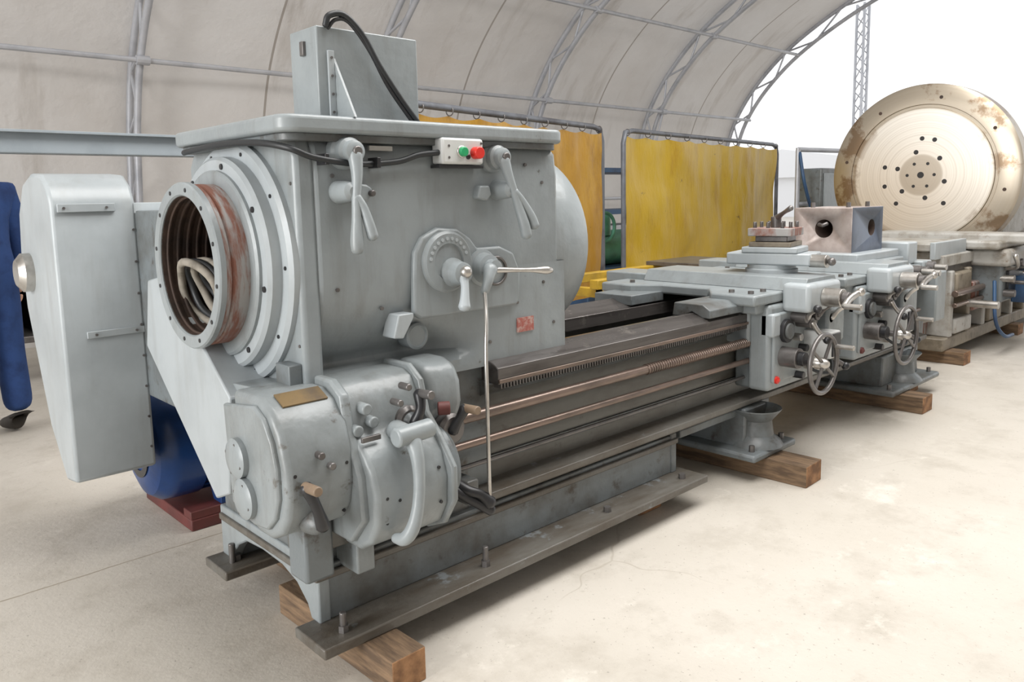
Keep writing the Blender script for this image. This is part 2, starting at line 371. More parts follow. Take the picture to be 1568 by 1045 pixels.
for i,(a,b) in enumerate(((3.30,3.50),(4.92,5.50))):
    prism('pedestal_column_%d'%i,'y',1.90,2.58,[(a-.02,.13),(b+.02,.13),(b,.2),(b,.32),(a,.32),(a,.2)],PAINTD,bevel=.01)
    box('pedestal_foot_%d'%i,a-.10,b+.10,1.79,2.72,.10,.135,PAINTD,bevel=.012)
    revolve('pedestal_bowl_%d'%i,((a+b)/2,1.90,.135),(0,0,1),[(0,.13),(.02,.12),(.05,.085),(.12,.075),(.15,.10),(.175,.12),(.18,.12)],PAINTD,seg=32)
    bolts('pedestal_bolts_%d'%i,[(a-.04,1.84,.135),(b+.04,1.84,.135)],(0,0,1),.014,.03,STEELD)
# headstock
hp=[(1.985,1.53),(1.955,1.50),(1.945,1.42),(1.945,1.12),(1.955,1.04),(1.98,.97),(2.02,.915),(2.05,.885),(2.05,.86),(1.99,.845),(1.95,.83),(1.95,.79),(2.67,.79),(2.67,1.53)]
hb=prism('headstock_body','x',1.095,2.06,hp,PAINT,bevel=.012,ang=50)
ep=[(1.95,.62),(1.95,1.47),(1.975,1.53),(2.62,1.53),(2.67,1.47),(2.67,.62)]
hep=prism('headstock_end_plate','x',1.04,1.10,ep,PAINT,bevel=.014)
boolcut(hep,[cyl('cut',(.9,SY,SZ),(1.2,SY,SZ),.206,DARKRUST,seg=64)])
boolcut(hb,[cyl('cut',(.9,SY,SZ),(1.6,SY,SZ),.2065,DARKRUST,seg=64)])
box('base_cap',1.05,1.5,2.0,2.6,.80,.84,PAINTD)
revolve('spindle_nose_housing',(1.96,SY,SZ),(1,0,0),[(0,.3745),(.19,.374),(.25,.368),(.29,.352),(.31,.32),(.315,.2),(.315,0)],PAINT,seg=72)
bm=bmesh.new(); cols=[]
for t in range(0,13):
    u=t/12; xx=1.50+.20*u; k=u*u*(3-2*u)
    cols.append([bm.verts.new((xx,yy*(1-k)+1.9445*k,zz)) for (yy,zz) in [(1.95,.79),(1.95,.83),(1.99,.845),(2.05,.86),(2.05,.885),(2.02,.915),(1.98,.97),(1.955,1.04),(1.9455,1.12)]])
cols.append([bm.verts.new((2.09,1.9445,z)) for z in (.79,.83,.845,.86,.885,.915,.97,1.04,1.12)])
cols.append([bm.verts.new((2.09,2.6,z)) for z in (.79,.83,.845,.86,.885,.915,.97,1.04,1.12)])
for a,b in zip(cols,cols[1:]):
    for i in range(8): bm.faces.new((a[i],b[i],b[i+1],a[i+1]))
finish(bm,'headstock_foot_fairing',PAINT,ang=50)
def rrect(x0,x1,y0,y1,r,n=6):
    o=[]
    for cx,cy,a0 in ((x1-r,y0+r,-90),(x1-r,y1-r,0),(x0+r,y1-r,90),(x0+r,y0+r,180)):
        for k in range(n+1):
            a=rad(a0+90*k/n); o.append((cx+r*math.cos(a),cy+r*math.sin(a)))
    return o
prism('headstock_lid','z',1.533,1.58,rrect(.985,2.065,1.90,2.67,.055),PAINT,bevel=.012,seg=4)
prism('headstock_lid_lip','z',1.512,1.534,rrect(1.005,2.055,1.925,2.66,.05),PAINTD,bevel=.003)
bolts('headstock_screws',[(1.15,1.945,1.42),(1.98,1.945,1.40),(1.98,1.945,1.05),(1.3,1.952,1.03),(1.85,1.945,.99),(1.9,1.945,1.46),(1.15,1.945,1.10),(2.03,1.945,.90),(1.72,1.945,.87)],(0,-1,0),.006,.004,STEELD,False)
bolts('headstock_end_screws',[(1.04,1.975,z) for z in (1.40,1.25,1.10,.95,.75,.68)],(-1,0,0),.005,.003,STEELD,False)
revolve('spindle_boss',(1.045,SY,SZ),(-1,0,0),[(0,.365),(.02,.365),(.03,.352),(.03,.30),(.03,.22)],PAINTL,seg=72)
revolve('bearing_cover_ring',(1.02,SY,SZ),(-1,0,0),[(0,.318),(.035,.318),(.045,.308),(.045,.215)],PAINTL,seg=72)
revolve('bearing_cover_step',(.98,SY,SZ),(-1,0,0),[(0,.278),(.014,.278),(.02,.270),(.02,.215)],PAINT,seg=72)
revolve('spindle_collar_rusty',(.965,SY,SZ),(-1,0,0),[(0,.238),(.05,.238),(.055,.232),(.06,.238),(.075,.238)],RUST,seg=72)
revolve('spindle_collar_face',(.965,SY,SZ),(-1,0,0),[(.075,.244),(.09,.244),(.095,.24),(.095,.208),(.09,.204),(.085,.204)],PAINT,seg=72)
bp=[(0,.204)]; s=.004
while s<.6: bp+=[(s,.203),(s+.01,.203),(s+.013,.198),(s+.017,.198)]; s+=.03
bp+=[(.62,.19),(.62,0)]
revolve('spindle_bore',(.878,SY,SZ),(1,0,0),bp,DARKRUST,seg=64,ang=20)
bolts('collar_bolts',[(.871,SY+.224*math.cos(a),SZ+.224*math.sin(a)) for a in [2*math.pi*i/12+.2 for i in range(12)]],(-1,0,0),.0065,.003,BLACK,False)
bolts('cover_bolts',[(.974,SY+.292*math.cos(a),SZ+.292*math.sin(a)) for a in [2*math.pi*i/8+.2 for i in range(8)]],(-1,0,0),.009,.003,BLACK,False)
bolts('boss_bolts',[(1.015,SY+.336*math.cos(a),SZ+.336*math.sin(a)) for a in [2*math.pi*i/10 for i in range(10)]],(-1,0,0),.006,.003,BLACK,False)
for i in range(8):
    Rr=.135-.008*i; cx=.898+.018*i; yc=SY+.045-.012*i
    P=[(cx+.03*(1-math.sin(a))+.006*math.sin(3*a+i),yc+Rr*math.cos(a),SZ-.185+Rr*.72+.012*i+Rr*.72*math.sin(a)) for a in [2*math.pi*k/28 for k in range(28)]]
    tube('hose_coil_%d'%i,P,.0125 if i%2==0 else .0105,HOSE if i%2==0 else RUBBER,seg=10,closed=True)
# electrical box on lid
box('electrical_box',1.155,1.50,2.0,2.15,1.575,1.835,PAINT,bevel=.004)
box('electrical_box_flange',1.185,1.205,1.992,2.0,1.575,1.77,PAINTL,bevel=.001)
prism('box_gusset','x',1.205,1.212,[(2.0,1.58),(2.0,1.75),(1.90,1.58)],PAINT,bevel=0)
bolts('box_screws',[(1.195,1.991,1.6+.05*i) for i in range(4)],(0,-1,0),.004,.003,STEELD)
box('box_latch',1.145,1.156,2.06,2.08,1.76,1.80,STEELD,bevel=.002)
tube('box_conduit_cable',[(1.18,1.99,1.835),(1.19,1.985,1.862),(1.235,1.98,1.868),(1.29,1.975,1.82),(1.34,1.972,1.74),(1.41,1.97,1.65),(1.475,1.97,1.578)],.009,RUBBER,smooth=6)
tube('box_conduit_cable_2',[(1.19,1.995,1.83),(1.21,1.985,1.853),(1.25,1.98,1.85),(1.31,1.975,1.78),(1.37,1.972,1.68),(1.455,1.97,1.578)],.0055,BLACK,smooth=6)
tube('front_cable',[(1.0,2.60,1.515),(.975,2.3,1.52),(.98,2.05,1.512),(1.01,1.925,1.492),(1.07,1.905,1.468),(1.16,1.90,1.455),(1.25,1.92,1.453),(1.36,1.922,1.462),(1.43,1.915,1.482),(1.50,1.91,1.49)],.009,RUBBER,smooth=8)
for i,(x,z) in enumerate(((1.11,1.462),(1.275,1.455),)): box('cable_clip_%d'%i,x-.006,x+.006,1.895,1.945,z-.014,z+.016,BLACK,bevel=.002)
box('button_box',1.50,1.665,1.89,1.945,1.455,1.535,WHITEP,bevel=.008)
box('button_box_base',1.495,1.672,1.90,1.945,1.444,1.453,BLACK,bevel=.001)
cyl('green_button',(1.575,1.892,1.493),(1.575,1.872,1.493),.015,GREEN,seg=24)
cyl('button_bezel',(1.575,1.893,1.493),(1.575,1.884,1.493),.019,STEEL,seg=24)
cyl('red_button',(1.628,1.892,1.49),(1.628,1.862,1.49),.019,RED,seg=24)
cyl('black_button',(1.60,1.892,1.478),(1.60,1.885,1.478),.008,BLACK,seg=16)
bolts('button_nut',[(1.525,1.89,1.51),(1.525,1.89,1.475),(1.655,1.89,1.52)],(0,-1,0),.004,.002,STEELD,False)
box('name_plate',1.27,1.35,1.935,1.945,1.492,1.506,PALE,bevel=.001)
def lever(nm,x,z,ends,y=1.945):
    revolve(nm+'_boss',(x,y+.01,z),(0,-1,0),[(0,.05),(.022,.048),(.03,.041),(.05,.039),(.056,.031),(.075,.029),(.08,.02),(.082,0)],PAINT,seg=32)
    cyl(nm+'_pin',(x,y-.06,z),(x,y-.08,z),.014,STEELD,seg=16)
    for i,(pts,rs) in enumerate(ends): tube(nm+'_arm_%d'%i,pts,rs,PAINT,smooth=6,seg=14)
lever('shift_lever_left',1.19,1.485,[
 ([(1.19,1.885,1.475),(1.185,1.872,1.42),(1.175,1.865,1.36),(1.17,1.86,1.30),(1.165,1.855,1.24),(1.163,1.852,1.215)],[.022,.016,.013,.014,.019,.017]),
 ([(1.175,1.865,1.36),(1.19,1.855,1.33),(1.20,1.845,1.285),(1.207,1.84,1.25)],[.014,.013,.015,.016])])
revolve('shift_lever_left_lowerhub',(1.17,1.955,1.375),(0,-1,0),[(0,.034),(.05,.03),(.08,.026),(.09,.014),(.09,0)],PAINT,seg=24)
prism('lever_stop_left','y',1.915,1.95,[(1.20,1.36),(1.245,1.345),(1.262,1.36),(1.262,1.385),(1.245,1.395),(1.20,1.40)],PAINT,bevel=.006)
cyl('lever_stop_pin',(1.255,1.92,1.37),(1.255,1.90,1.37),.009,STEELD,seg=16)
lever('shift_lever_right',1.745,1.48,[
 ([(1.745,1.885,1.47),(1.755,1.872,1.42),(1.77,1.865,1.37),(1.785,1.86,1.32),(1.80,1.85,1.26),(1.806,1.847,1.225)],[.022,.015,.013,.015,.018,.018]),
 ([(1.77,1.865,1.37),(1.80,1.856,1.335),(1.83,1.848,1.285),(1.84,1.843,1.255)],[.014,.013,.016,.017])])
revolve('shift_lever_right_lowerhub',(1.765,1.955,1.375),(0,-1,0),[(0,.034),(.05,.03),(.08,.026),(.09,.014),(.09,0)],PAINT,seg=24)
prism('lever_stop_right','y',1.915,1.95,[(1.66,1.35),(1.70,1.34),(1.72,1.36),(1.71,1.39),(1.67,1.39)],PAINT,bevel=.006)
prism('dial_backplate','y',1.925,1.95,[(1.40,1.00),(1.425,.985),(1.83,.985),(1.845,1.0),(1.85,1.10),(1.82,1.165),(1.76,1.19),(1.66,1.19),(1.63,1.225),(1.58,1.255),(1.50,1.262),(1.44,1.235),(1.41,1.19),(1.405,1.12)],PAINT,bevel=.008)
revolve('speed_dial',(1.53,1.93,1.155),(0,-1,0),[(0,.098),(.012,.096),(.02,.088),(.02,.058),(.014,.055),(.014,0)],PAINT,seg=48)
bolts('dial_marks',[(1.53+.073*math.cos(a),1.911,1.155+.073*math.sin(a)) for a in [rad(t) for t in range(20,171,15)]],(0,-1,0),.006,.003,PAINTL,False)
revolve('dial_hub',(1.545,1.935,1.12),(0,-1,0),[(0,.05),(.03,.045),(.05,.038),(.075,.034),(.08,.02),(.082,0)],PAINT,seg=32)
tube('dial_handle',[(1.545,1.865,1.12),(1.535,1.845,1.085),(1.525,1.835,1.045),(1.52,1.832,1.02)],[.018,.013,.015,.02],PAINTL,smooth=5)
ball('dial_knob_ball',(1.545,1.85,1.125),.02,STEEL)
revolve('feed_hub',(1.675,1.935,1.125),(0,-1,0),[(0,.062),(.015,.06),(.02,.05),(.05,.044),(.055,.03),(.08,.028),(.084,.0)],PAINT,seg=36)
tube('feed_hub_arm_down',[(1.655,1.86,1.125),(1.63,1.845,1.09),(1.615,1.845,1.055)],[.024,.017,.013],PAINT,smooth=4)
tube('feed_lever_rod',[(1.68,1.86,1.12),(1.75,1.85,1.115),(1.82,1.84,1.11),(1.88,1.835,1.105),(1.905,1.833,1.103)],[.011,.0075,.008,.014,.010],STEEL,smooth=5)
torus('feed_lever_ring',(1.735,1.92,1.11),(0,1,0),.045,.005,STEELD)
tube('vertical_trip_rod',[(1.615,1.845,1.07),(1.60,1.825,1.02),(1.575,1.795,.96),(1.553,1.775,.88),(1.547,1.768,.75),(1.545,1.766,.6),(1.545,1.765,.42)],.0062,STEEL,smooth=6)
tube('trip_bellcrank',[(1.47,1.86,.47),(1.49,1.80,.45),(1.52,1.78,.435),(1.545,1.765,.405)],[.02,.016,.016,.023],BLACK,smooth=4)
tube('trip_bellcrank_arm',[(1.47,1.88,.50),(1.45,1.83,.46),(1.55,1.765,.38)],[.012,.014,.018],BLACK,smooth=4)
prism('casting_lug','y',1.915,1.98,[(1.315,.94),(1.35,.935),(1.39,.995),(1.39,1.01),(1.335,1.01)],PAINTL,bevel=.004)
revolve('inspection_cap',(1.44,2.02,.925),(0,-1,0),[(0,.042),(.05,.042),(.055,.034),(.05,.03),(.05,0)],PAINT,seg=32)
box('warning_label',1.845,1.925,1.940,1.945,.885,.935,LABEL,bevel=0)
prism('guard_bracket','x',.93,1.04,[(2.0,.80),(2.28,.80),(2.28,.825),(2.05,.84),(2.0,.83)],PAINT,bevel=.003)
box('guard_bracket_side',1.0,1.04,1.97,2.05,.80,.90,PAINTD,bevel=.003)
box('guard_bracket_dark',1.01,1.045,2.05,2.35,.70,.80,BLACK,bevel=.003)
bolts('bracket_bolts',[(.98,2.03,.835),(1.02,2.03,.837)],(0,0,1),.007,.006,STEELD)
tri=[(2.62,1.12),(2.74,1.10),(2.80,.87),(2.29,.46),(2.19,.50),(2.14,.80),(2.34,.95),(2.52,1.05)]
prism('gear_guard','x',.90,1.03,tri,PAINTL,bevel=.006)
tg=[(3.12,.34),(3.12,1.36),(3.15,1.42),(3.22,1.465),(3.36,1.475),(3.50,1.44),(3.60,1.33),(3.64,1.15),(3.62,.95),(3.42,.50),(3.25,.32)]
prism('belt_guard','x',.72,1.005,tg,PAINTL,bevel=.012)
box('belt_guard_band',.80,1.0,3.112,3.122,.87,.895,PAINTL,bevel=.002)
box('belt_guard_top_band',.74,.93,3.108,3.122,1.33,1.36,PAINTL,bevel=.002)
bolts('guard_rivets',[(.76,3.108,1.345),(.90,3.108,1.345),(.83,3.11,.882),(.97,3.11,.882)]+[(.99,3.118,.42+.12*i) for i in range(8)],(0,-1,0),.005,.004,STEELD,False)
prism('belt_guard_bridge','z',1.32,1.36,[(.98,3.2),(1.0,3.11),(1.2,2.65),(1.3,2.65),(1.3,3.2)],PAINTL,bevel=.003)
box('belt_guard_mount',1.0,1.3,2.66,3.2,.62,1.33,PAINTD,bevel=.004)
revolve('side_handwheel_hub',(.72,3.50,1.1),(-1,0,0),[(0,.075),(.03,.075),(.05,.05),(.05,0)],STEEL,seg=32)
# feed gearboxes
g1=[(2.06,.845),(1.90,.845),(1.845,.82),(1.80,.765),(1.775,.69),(1.77,.61),(1.785,.545),(1.82,.495),(1.88,.465),(1.95,.465),(2.06,.50)]
prism('feed_gearbox_left','x',.875,1.075,g1,PAINTG,bevel=.018,seg=4,ang=50)
prism('feed_gearbox_left_endcap','x',.862,.88,[(2.10,.80),(1.91,.825),(1.86,.80),(1.82,.745),(1.80,.68),(1.80,.60),(1.825,.54),(1.87,.50),(1.95,.49),(2.08,.52)],PAINTG,bevel=.006)
for i,(y,z) in enumerate(((2.01,.665),(1.975,.56))):
    revolve('end_boss_%d'%i,(.865,y,z),(-1,0,0),[(0,.056),(.018,.056),(.022,.05),(.028,.03),(.03,0)],PAINT,seg=32)
    bolts('end_boss_screws_%d'%i,[(.845,y+.043*math.cos(a),z+.043*math.sin(a)) for a in (.3,1.9,3.5,5.1)],(-1,0,0),.005,.004,STEELD,False)
prism('brass_data_plate','x',.915,1.045,[(1.895,.850),(1.845,.826),(1.847,.822),(1.897,.846)],BRASS,bevel=0)
g2=[(2.0,.855),(1.885,.855),(1.85,.84),(1.82,.79),(1.805,.72),(1.76,.69),(1.715,.64),(1.692,.57),(1.697,.49),(1.73,.43),(1.79,.395),(1.86,.395),(1.92,.43),(2.0,.44)]
prism('feed_gearbox_middle','x',1.085,1.335,g2,PAINTG,bevel=.016,seg=4,ang=50)
prism('feed_gearbox_rib_a','x',1.065,1.095,[(2.0,.865),(1.87,.865),(1.815,.83),(1.80,.74),(1.775,.69),(1.74,.62),(1.73,.5),(1.80,.42),(2.0,.42)],PAINTG,bevel=.008)
prism('feed_gearbox_rib_b','x',1.325,1.345,[(2.0,.87),(1.87,.87),(1.815,.83),(1.79,.74),(1.73,.68),(1.67,.60),(1.67,.50),(1.72,.42),(1.80,.385),(2.0,.42)],PAINTG,bevel=.006)
g3=[(2.0,.865),(1.90,.865),(1.85,.85),(1.825,.80),(1.82,.73),(1.84,.68),(1.86,.60),(1.86,.52),(2.0,.5)]
prism('feed_gearbox_right','x',1.365,1.50,g3,PAINTG,bevel=.03,seg=5,ang=50)
box('feed_gearbox_gap',1.34,1.37,1.88,2.0,.5,.84,PAINTD,bevel=.004)
revolve('feed_gearbox_drum',(1.335,1.85,.555),(1,0,0),[(0,.135),(.05,.135),(.07,.12),(.07,.06),(.07,0)],PAINTD,seg=48)
box('gearbox_bracket_a',.97,1.06,1.88,1.98,.30,.47,PAINTD,bevel=.01)
box('gearbox_bracket_b',1.12,1.18,1.86,1.98,.285,.41,PAINTG,bevel=.006)
box('gearbox_bracket_c',1.55,1.60,1.88,1.99,.36,.44,PAINTD,bevel=.006)
prism('gearbox_shelf','x',.98,1.50,[(1.90,.37),(2.0,.37),(2.0,.45),(1.90,.45)],BROWN,bevel=.004)
tube('engage_handle',[(1.215,1.78,.71),(1.205,1.70,.71),(1.20,1.665,.675),(1.195,1.65,.61),(1.185,1.645,.54),(1.17,1.65,.48),(1.155,1.67,.445),(1.145,1.70,.44)],[.03,.026,.02,.0165,.0165,.019,.019,.014],PAINT,smooth=8,seg=18)
cyl('engage_handle_hub',(1.15,1.69,.72),(1.27,1.69,.725),.027,PAINT,seg=24,bevel=.006)
for i,(x,z) in enumerate(((1.13,.785),(1.15,.745),(1.10,.73))): cyl('gearbox_pin_%d'%i,(x,1.84,z),(x,1.785,z),.016,PAINTG,seg=20,bevel=.004)
def blacklever(nm,x,y,z,tip,gripmat=GRIP):
    revolve(nm+'_boss',(x,y+.03,z),(0,-1,0),[(0,.036),(.03,.032),(.05,.024),(.06,.014),(.06,0)],PAINTD,seg=24)
    tx,ty,tz=tip
    tube(nm+'_arm',[(x,y-.03,z),((x+tx)/2,y-.04,(z+tz)/2),(tx,ty,tz)],[.019,.014,.018],BLACK,smooth=5)
    cyl(nm+'_grip',(tx,ty+.01,tz),(tx,ty-.06,tz+.004),.013,gripmat,seg=20)
blacklever('lever_a',.955,1.775,.52,(.915,1.745,.635))
blacklever('lever_b',1.275,1.80,.72,(1.30,1.78,.80),STEELD)
blacklever('lever_c',1.425,1.82,.66,(1.46,1.77,.725))
revolve('lever_ring_c',(1.43,1.83,.66),(0,-1,0),[(0,.05),(.03,.05),(.04,.04),(.04,0)],STEELD,seg=28)
revolve('lever_ring_b',(1.275,1.82,.72),(0,-1,0),[(0,.045),(.02,.045),(.03,.035),(.03,0)],STEELD,seg=28)
cyl('knob_d',(1.38,1.80,.735),(1.41,1.78,.735),.02,REDB,seg=20)
for i,(x,z) in enumerate(((.97,.70),(1.0,.665),(1.22,.79),(1.25,.83))): cyl('stud_%d'%i,(x,1.80,z),(x,1.755,z),.010,STEELD,seg=16)
bolts('gearbox_screws',[(1.12,1.695,.56),(1.16,1.695,.545),(1.12,1.70,.49),(1.30,1.695,.50),(1.30,1.70,.60),(.90,1.775,.66),(1.05,1.775,.66),(1.05,1.80,.52)],(0,-1,0),.005,.003,BLACK,False)
box('dial_scale',1.09,1.15,1.755,1.765,.705,.72,STEELD,bevel=.002)
# ---------------- carriages
def handwheel(nm,x,y,z,r):
    torus(nm+'_rim',(x,y,z),(0,1,0),r,.011,STEELD)
    revolve(nm+'_hub',(x,y+.035,z),(0,-1,0),[(0,.03),(.03,.028),(.05,.02),(.06,.012),(.06,0)],STEEL,seg=24)
    for k in range(4):
        a=rad(45+90*k+10); cyl(nm+'_spoke_%d'%k,(x,y,z),(x+r*math.cos(a),y,z+r*math.sin(a)),.008,STEELD,seg=10,bevel=0)
    a=rad(30); cyl(nm+'_handle',(x+r*.98*math.cos(a),y,z+r*.98*math.sin(a)),(x+r*.98*math.cos(a),y-.09,z+r*.98*math.sin(a)),.012,STEEL,seg=16)
    cyl(nm+'_shaft',(x,y+.22,z),(x,y,z),.016,STEELD,seg=16)
def carriage(k,x,w,big):
    n='carriage_%d_'%k
    box(n+'apron',x,x+w,1.79,1.90,.42,.83,PAINT,bevel=.02,seg=4)
    box(n+'apron_rear',x-.02,x+w*.98,1.885,2.02,.64,.855,PAINT,bevel=.012)
    box(n+'apron_frame',x+.02,x+w-.12,1.775,1.795,.46,.79,PAINT,bevel=.01)
    box(n+'apron_lower',x+.02,x+w-.02,1.83,1.98,.42,.62,PAINTD,bevel=.012)
    prism(n+'saddle','z',.835,.885,[(x-.12,1.80),(x+w+.05,1.80),(x+w+.05,2.0),(x+w-.05,2.10),(x+w-.05,2.45),(x+w+.05,2.55),(x+w+.05,2.75),(x-.06,2.75),(x-.06,2.55),(x+.04,2.42),(x+.04,2.14),(x-.12,2.03)],PAINT,bevel=.01)
    prism(n+'saddle_front_wing','x',x-.34,x+.05,[(1.89,.80),(1.89,.835),(1.93,.86),(2.08,.86),(2.09,.80),(2.03,.80),(1.985,.825),(1.93,.80)],PAINTD,bevel=.004)
    prism(n+'saddle_rear_wing','x',x-.22,x+.05,[(2.42,.80),(2.42,.85),(2.66,.85),(2.66,.80)],PAINTD,bevel=.004)
    box(n+'saddle_clamp',x+.0,x+.07,1.77,1.84,.68,.79,PAINTL,bevel=.01)
    box(n+'saddle_wing',x-.06,x+.04,1.82,1.97,.79,.87,PAINT,bevel=.014,seg=3)
    prism(n+'cross_slide','y',1.70,2.62,[(x+.14,.885),(x+.50,.885),(x+.46,.945),(x+.18,.945)],PAINT,bevel=.004)
    box(n+'cross_slide_nose',x+.12,x+.45,1.66,1.80,.79,.925,PAINTL,bevel=.022,seg=4)
    box(n+'cross_slide_cover',x+.16,x+.38,2.55,2.9,.86,.92,PAINT,bevel=.008)
    bolts(n+'saddle_bolts',[(x-.05,1.86,.885),(x-.05,1.96,.885),(x+.02,2.6,.885),(x+.06,1.86,.885)],(0,0,1),.014,.014,STEELD)
    cyl(n+'crank_dial',(x+.27,1.66,.855),(x+.27,1.57,.855),.044,STEEL,seg=32)
    cyl(n+'crank_dial_2',(x+.27,1.57,.855),(x+.27,1.54,.855),.03,STEELD,seg=32)
    tube(n+'crank_arm',[(x+.19,1.53,.83),(x+.27,1.54,.855),(x+.35,1.53,.88)],[.013,.016,.013],STEEL,smooth=4)
    cyl(n+'crank_grip',(x+.19,1.53,.83),(x+.19,1.45,.83),.014,STEEL,seg=16)
    ball(n+'crank_ball',(x+.35,1.525,.88),.02,STEEL)
    cyl(n+'feed_dial_ring',(x+.12,1.78,.70),(x+.12,1.755,.70),.056,BLACK,seg=36)
    cyl(n+'feed_dial_face',(x+.12,1.76,.70),(x+.12,1.745,.70),.038,PAINTD,seg=36)
    cyl(n+'gear_dial',(x+.10,1.78,.58),(x+.10,1.69,.58),.048,STEELD,seg=28)
    cyl(n+'gear_dial_b',(x+.10,1.69,.58),(x+.10,1.66,.58),.033,BLACK,seg=28)
    revolve(n+'sight_glass',(x+.045,1.778,.475),(0,-1,0),[(0,.018),(.012,.018),(.014,.012),(.02,.007),(.02,0)],REDB if big else RED,seg=20)
    box(n+'control_box',x+.31,x+.41,1.64,1.80,.55,.68,WHITEP,bevel=.006)
    box(n+'control_box_face',x+.32,x+.40,1.632,1.641,.56,.67,BLACK,bevel=.002)
    box(n+'feed_box',x+.40,x+w-.03,1.70,1.80,.60,.78,PAINTG,bevel=.014)
    for i,(dx,dz,tx,tz) in enumerate(((.24,.73,.27,.65),(.30,.76,.33,.82),(.44,.73,.49,.80),(.42,.56,.48,.49),(.19,.76,.16,.81))):
        cyl(n+'lever_boss_%d'%i,(x+dx,1.80,dz),(x+dx,1.70,dz),.026,STEELD,seg=20)
        tube(n+'lever_%d'%i,[(x+dx,1.70,dz),(x+(dx+tx)/2,1.68,(dz+tz)/2),(x+tx,1.645,tz)],[.014,.011,.015],STEELD if i%2 else STEEL,smooth=4)
        ball(n+'lever_ball_%d'%i,(x+tx,1.64,tz),.020,BLACK)
    for i,(dx,dz) in enumerate(((.21,.66),(.27,.60),(.35,.72),(.24,.47),(.33,.50))):
        cyl(n+'knob_%d'%i,(x+dx,1.79,dz),(x+dx,1.735,dz),.018,BLACK if i%2 else STEEL,seg=18)
    handwheel(n+'handwheel',x+(.13 if not big else .17),1.59,.565,.135 if not big else .155)
    tube(n+'hose',[(x+.36,1.79,.66),(x+.42,1.70,.55),(x+.36,1.66,.48),(x+.26,1.70,.50),(x+.22,1.79,.6)],.008,RUBBER,smooth=6)
carriage(0,3.31,.62,False)
revolve('swivel_base',(3.74,2.02,.94),(0,0,1),[(0,.13),(.02,.13),(.025,.12),(.045,.12),(.045,0)],PAINTL,seg=40)
box('top_slide',3.63,3.85,1.80,2.22,.985,1.045,PAINTL,bevel=.008,rz=12)
box('top_slide_upper',3.63,3.84,1.86,2.14,1.045,1.075,PAINTL,bevel=.006,rz=12)
cyl('top_slide_dial',(3.71,1.80,1.01),(3.71,1.71,1.01),.032,STEEL,seg=24)
ball('top_slide_ball',(3.71,1.69,1.01),.02,STEELD)
for i,(za,zb,m,r) in enumerate(((1.075,1.10,TAN,.105),(1.10,1.13,STEELD,.08),(1.13,1.17,RUST,.11))):
    box('tool_post_tier_%d'%i,3.74-r,3.74+r,2.0-r,2.0+r,za,zb,m,bevel=.004,rz=12)
for i,(dx,dy) in enumerate(((-.075,-.075),(0,-.08),(.075,-.075),(-.08,0),(.08,0),(-.075,.075),(.075,.075),(0,.08))):
    cyl('tool_post_screw_%d'%i,(3.74+dx,2.0+dy,1.16),(3.74+dx,2.0+dy,1.20),.010,STEELD,seg=8)
cyl('tool_post_stud',(3.74,2.0,1.16),(3.74,2.0,1.225),.026,STEELD,seg=24)
tube('tool_post_handle',[(3.74,2.0,1.215),(3.70,1.94,1.245),(3.66,1.88,1.27)],[.018,.010,.014],STEELD,smooth=4)
carriage(1,4.25,.66,True)
box('boring_slide',4.50,5.1,1.90,2.42,.935,.985,PAINTL,bevel=.008)
box('boring_slide_plinth',4.54,5.08,1.86,2.38,.90,.94,PAINT,bevel=.008)
bk=box('boring_holder_block',4.60,5.04,1.98,2.34,.98,1.25,[BLOCK,BLOCKB],bevel=.005)
for p in bk.data.polygons:
    if p.normal.y<-.5: p.material_index=1  # front face gets a darker, bluer colour than the other faces
boolcut(bk,[cyl('cut',(4.53,2.15,1.125),(4.85,2.15,1.125),.055,DARKRUST),cyl('cut',(4.87,1.9,1.125),(4.87,2.1,1.125),.05,DARKRUST)])
tube('block_key_bar',[(4.597,2.13,1.155),(4.58,2.15,1.145),(4.597,2.18,1.15)],.012,STEELD)
bolts('block_top_screws',[(4.7,2.05,1.25),(4.7,2.27,1.25),(4.97,2.05,1.25)],(0,0,1),.014,.03,STEELD)
box('cross_slide_end_block',5.15,5.3,1.86,2.05,.88,1.02,PAINTL,bevel=.01)
box('tail_bracket',5.62,5.80,1.84,2.02,.46,.80,PAINT,bevel=.012)
box('tail_cover',5.70,5.82,1.98,2.62,.32,.84,PAINTD,bevel=.012)
for i,(x,y,z) in enumerate(((4.98,1.72,.86),(5.15,1.74,.84),(5.32,1.76,.86))):
    cyl('feed_knob_%d'%i,(x,y+.12,z),(x,y,z),.035,STEELD,seg=24); cyl('feed_knob_tip_%d'%i,(x,y,z),(x,y-.07,z),.018,STEEL,seg=20)
    box('feed_knob_body_%d'%i,x-.07,x+.07,1.80,1.98,z-.10,z+.04,PAINT,bevel=.012)
# ---------------------------------------------------------------- motor
g=group('electric_motor',(1.3,3.45,0))
box('base_plate',1.14,1.85,3.18,3.72,0,.05,REDB,bevel=.006)
box('base_rail',1.14,1.85,3.18,3.26,.05,.085,REDB,bevel=.004)
box('base_rail_2',1.14,1.85,3.62,3.70,.05,.085,REDB,bevel=.004)
revolve('body',(1.03,3.42,.34),(1,0,0),[(0,0),(0,.05),(.0,.16),(.02,.21),(.06,.24),(.10,.245),(.20,.245),(.205,.225),(.50,.225),(.505,.245),(.55,.235),(.6,.17),(.6,0)],BLUE,seg=56)
revolve('fan_grille',(1.028,3.42,.34),(-1,0,0),[(0,.13),(.004,.13),(.004,.10),(0,.10)],BLACK,seg=40)
for k in range(28):
    a=2*math.pi*k/28; c,s=math.cos(a),math.sin(a)
    cyl('fin_%d'%k,(1.24,3.42+.234*c,.34+.234*s),(1.52,3.42+.234*c,.34+.234*s),.006,BLUE,seg=6,bevel=0)
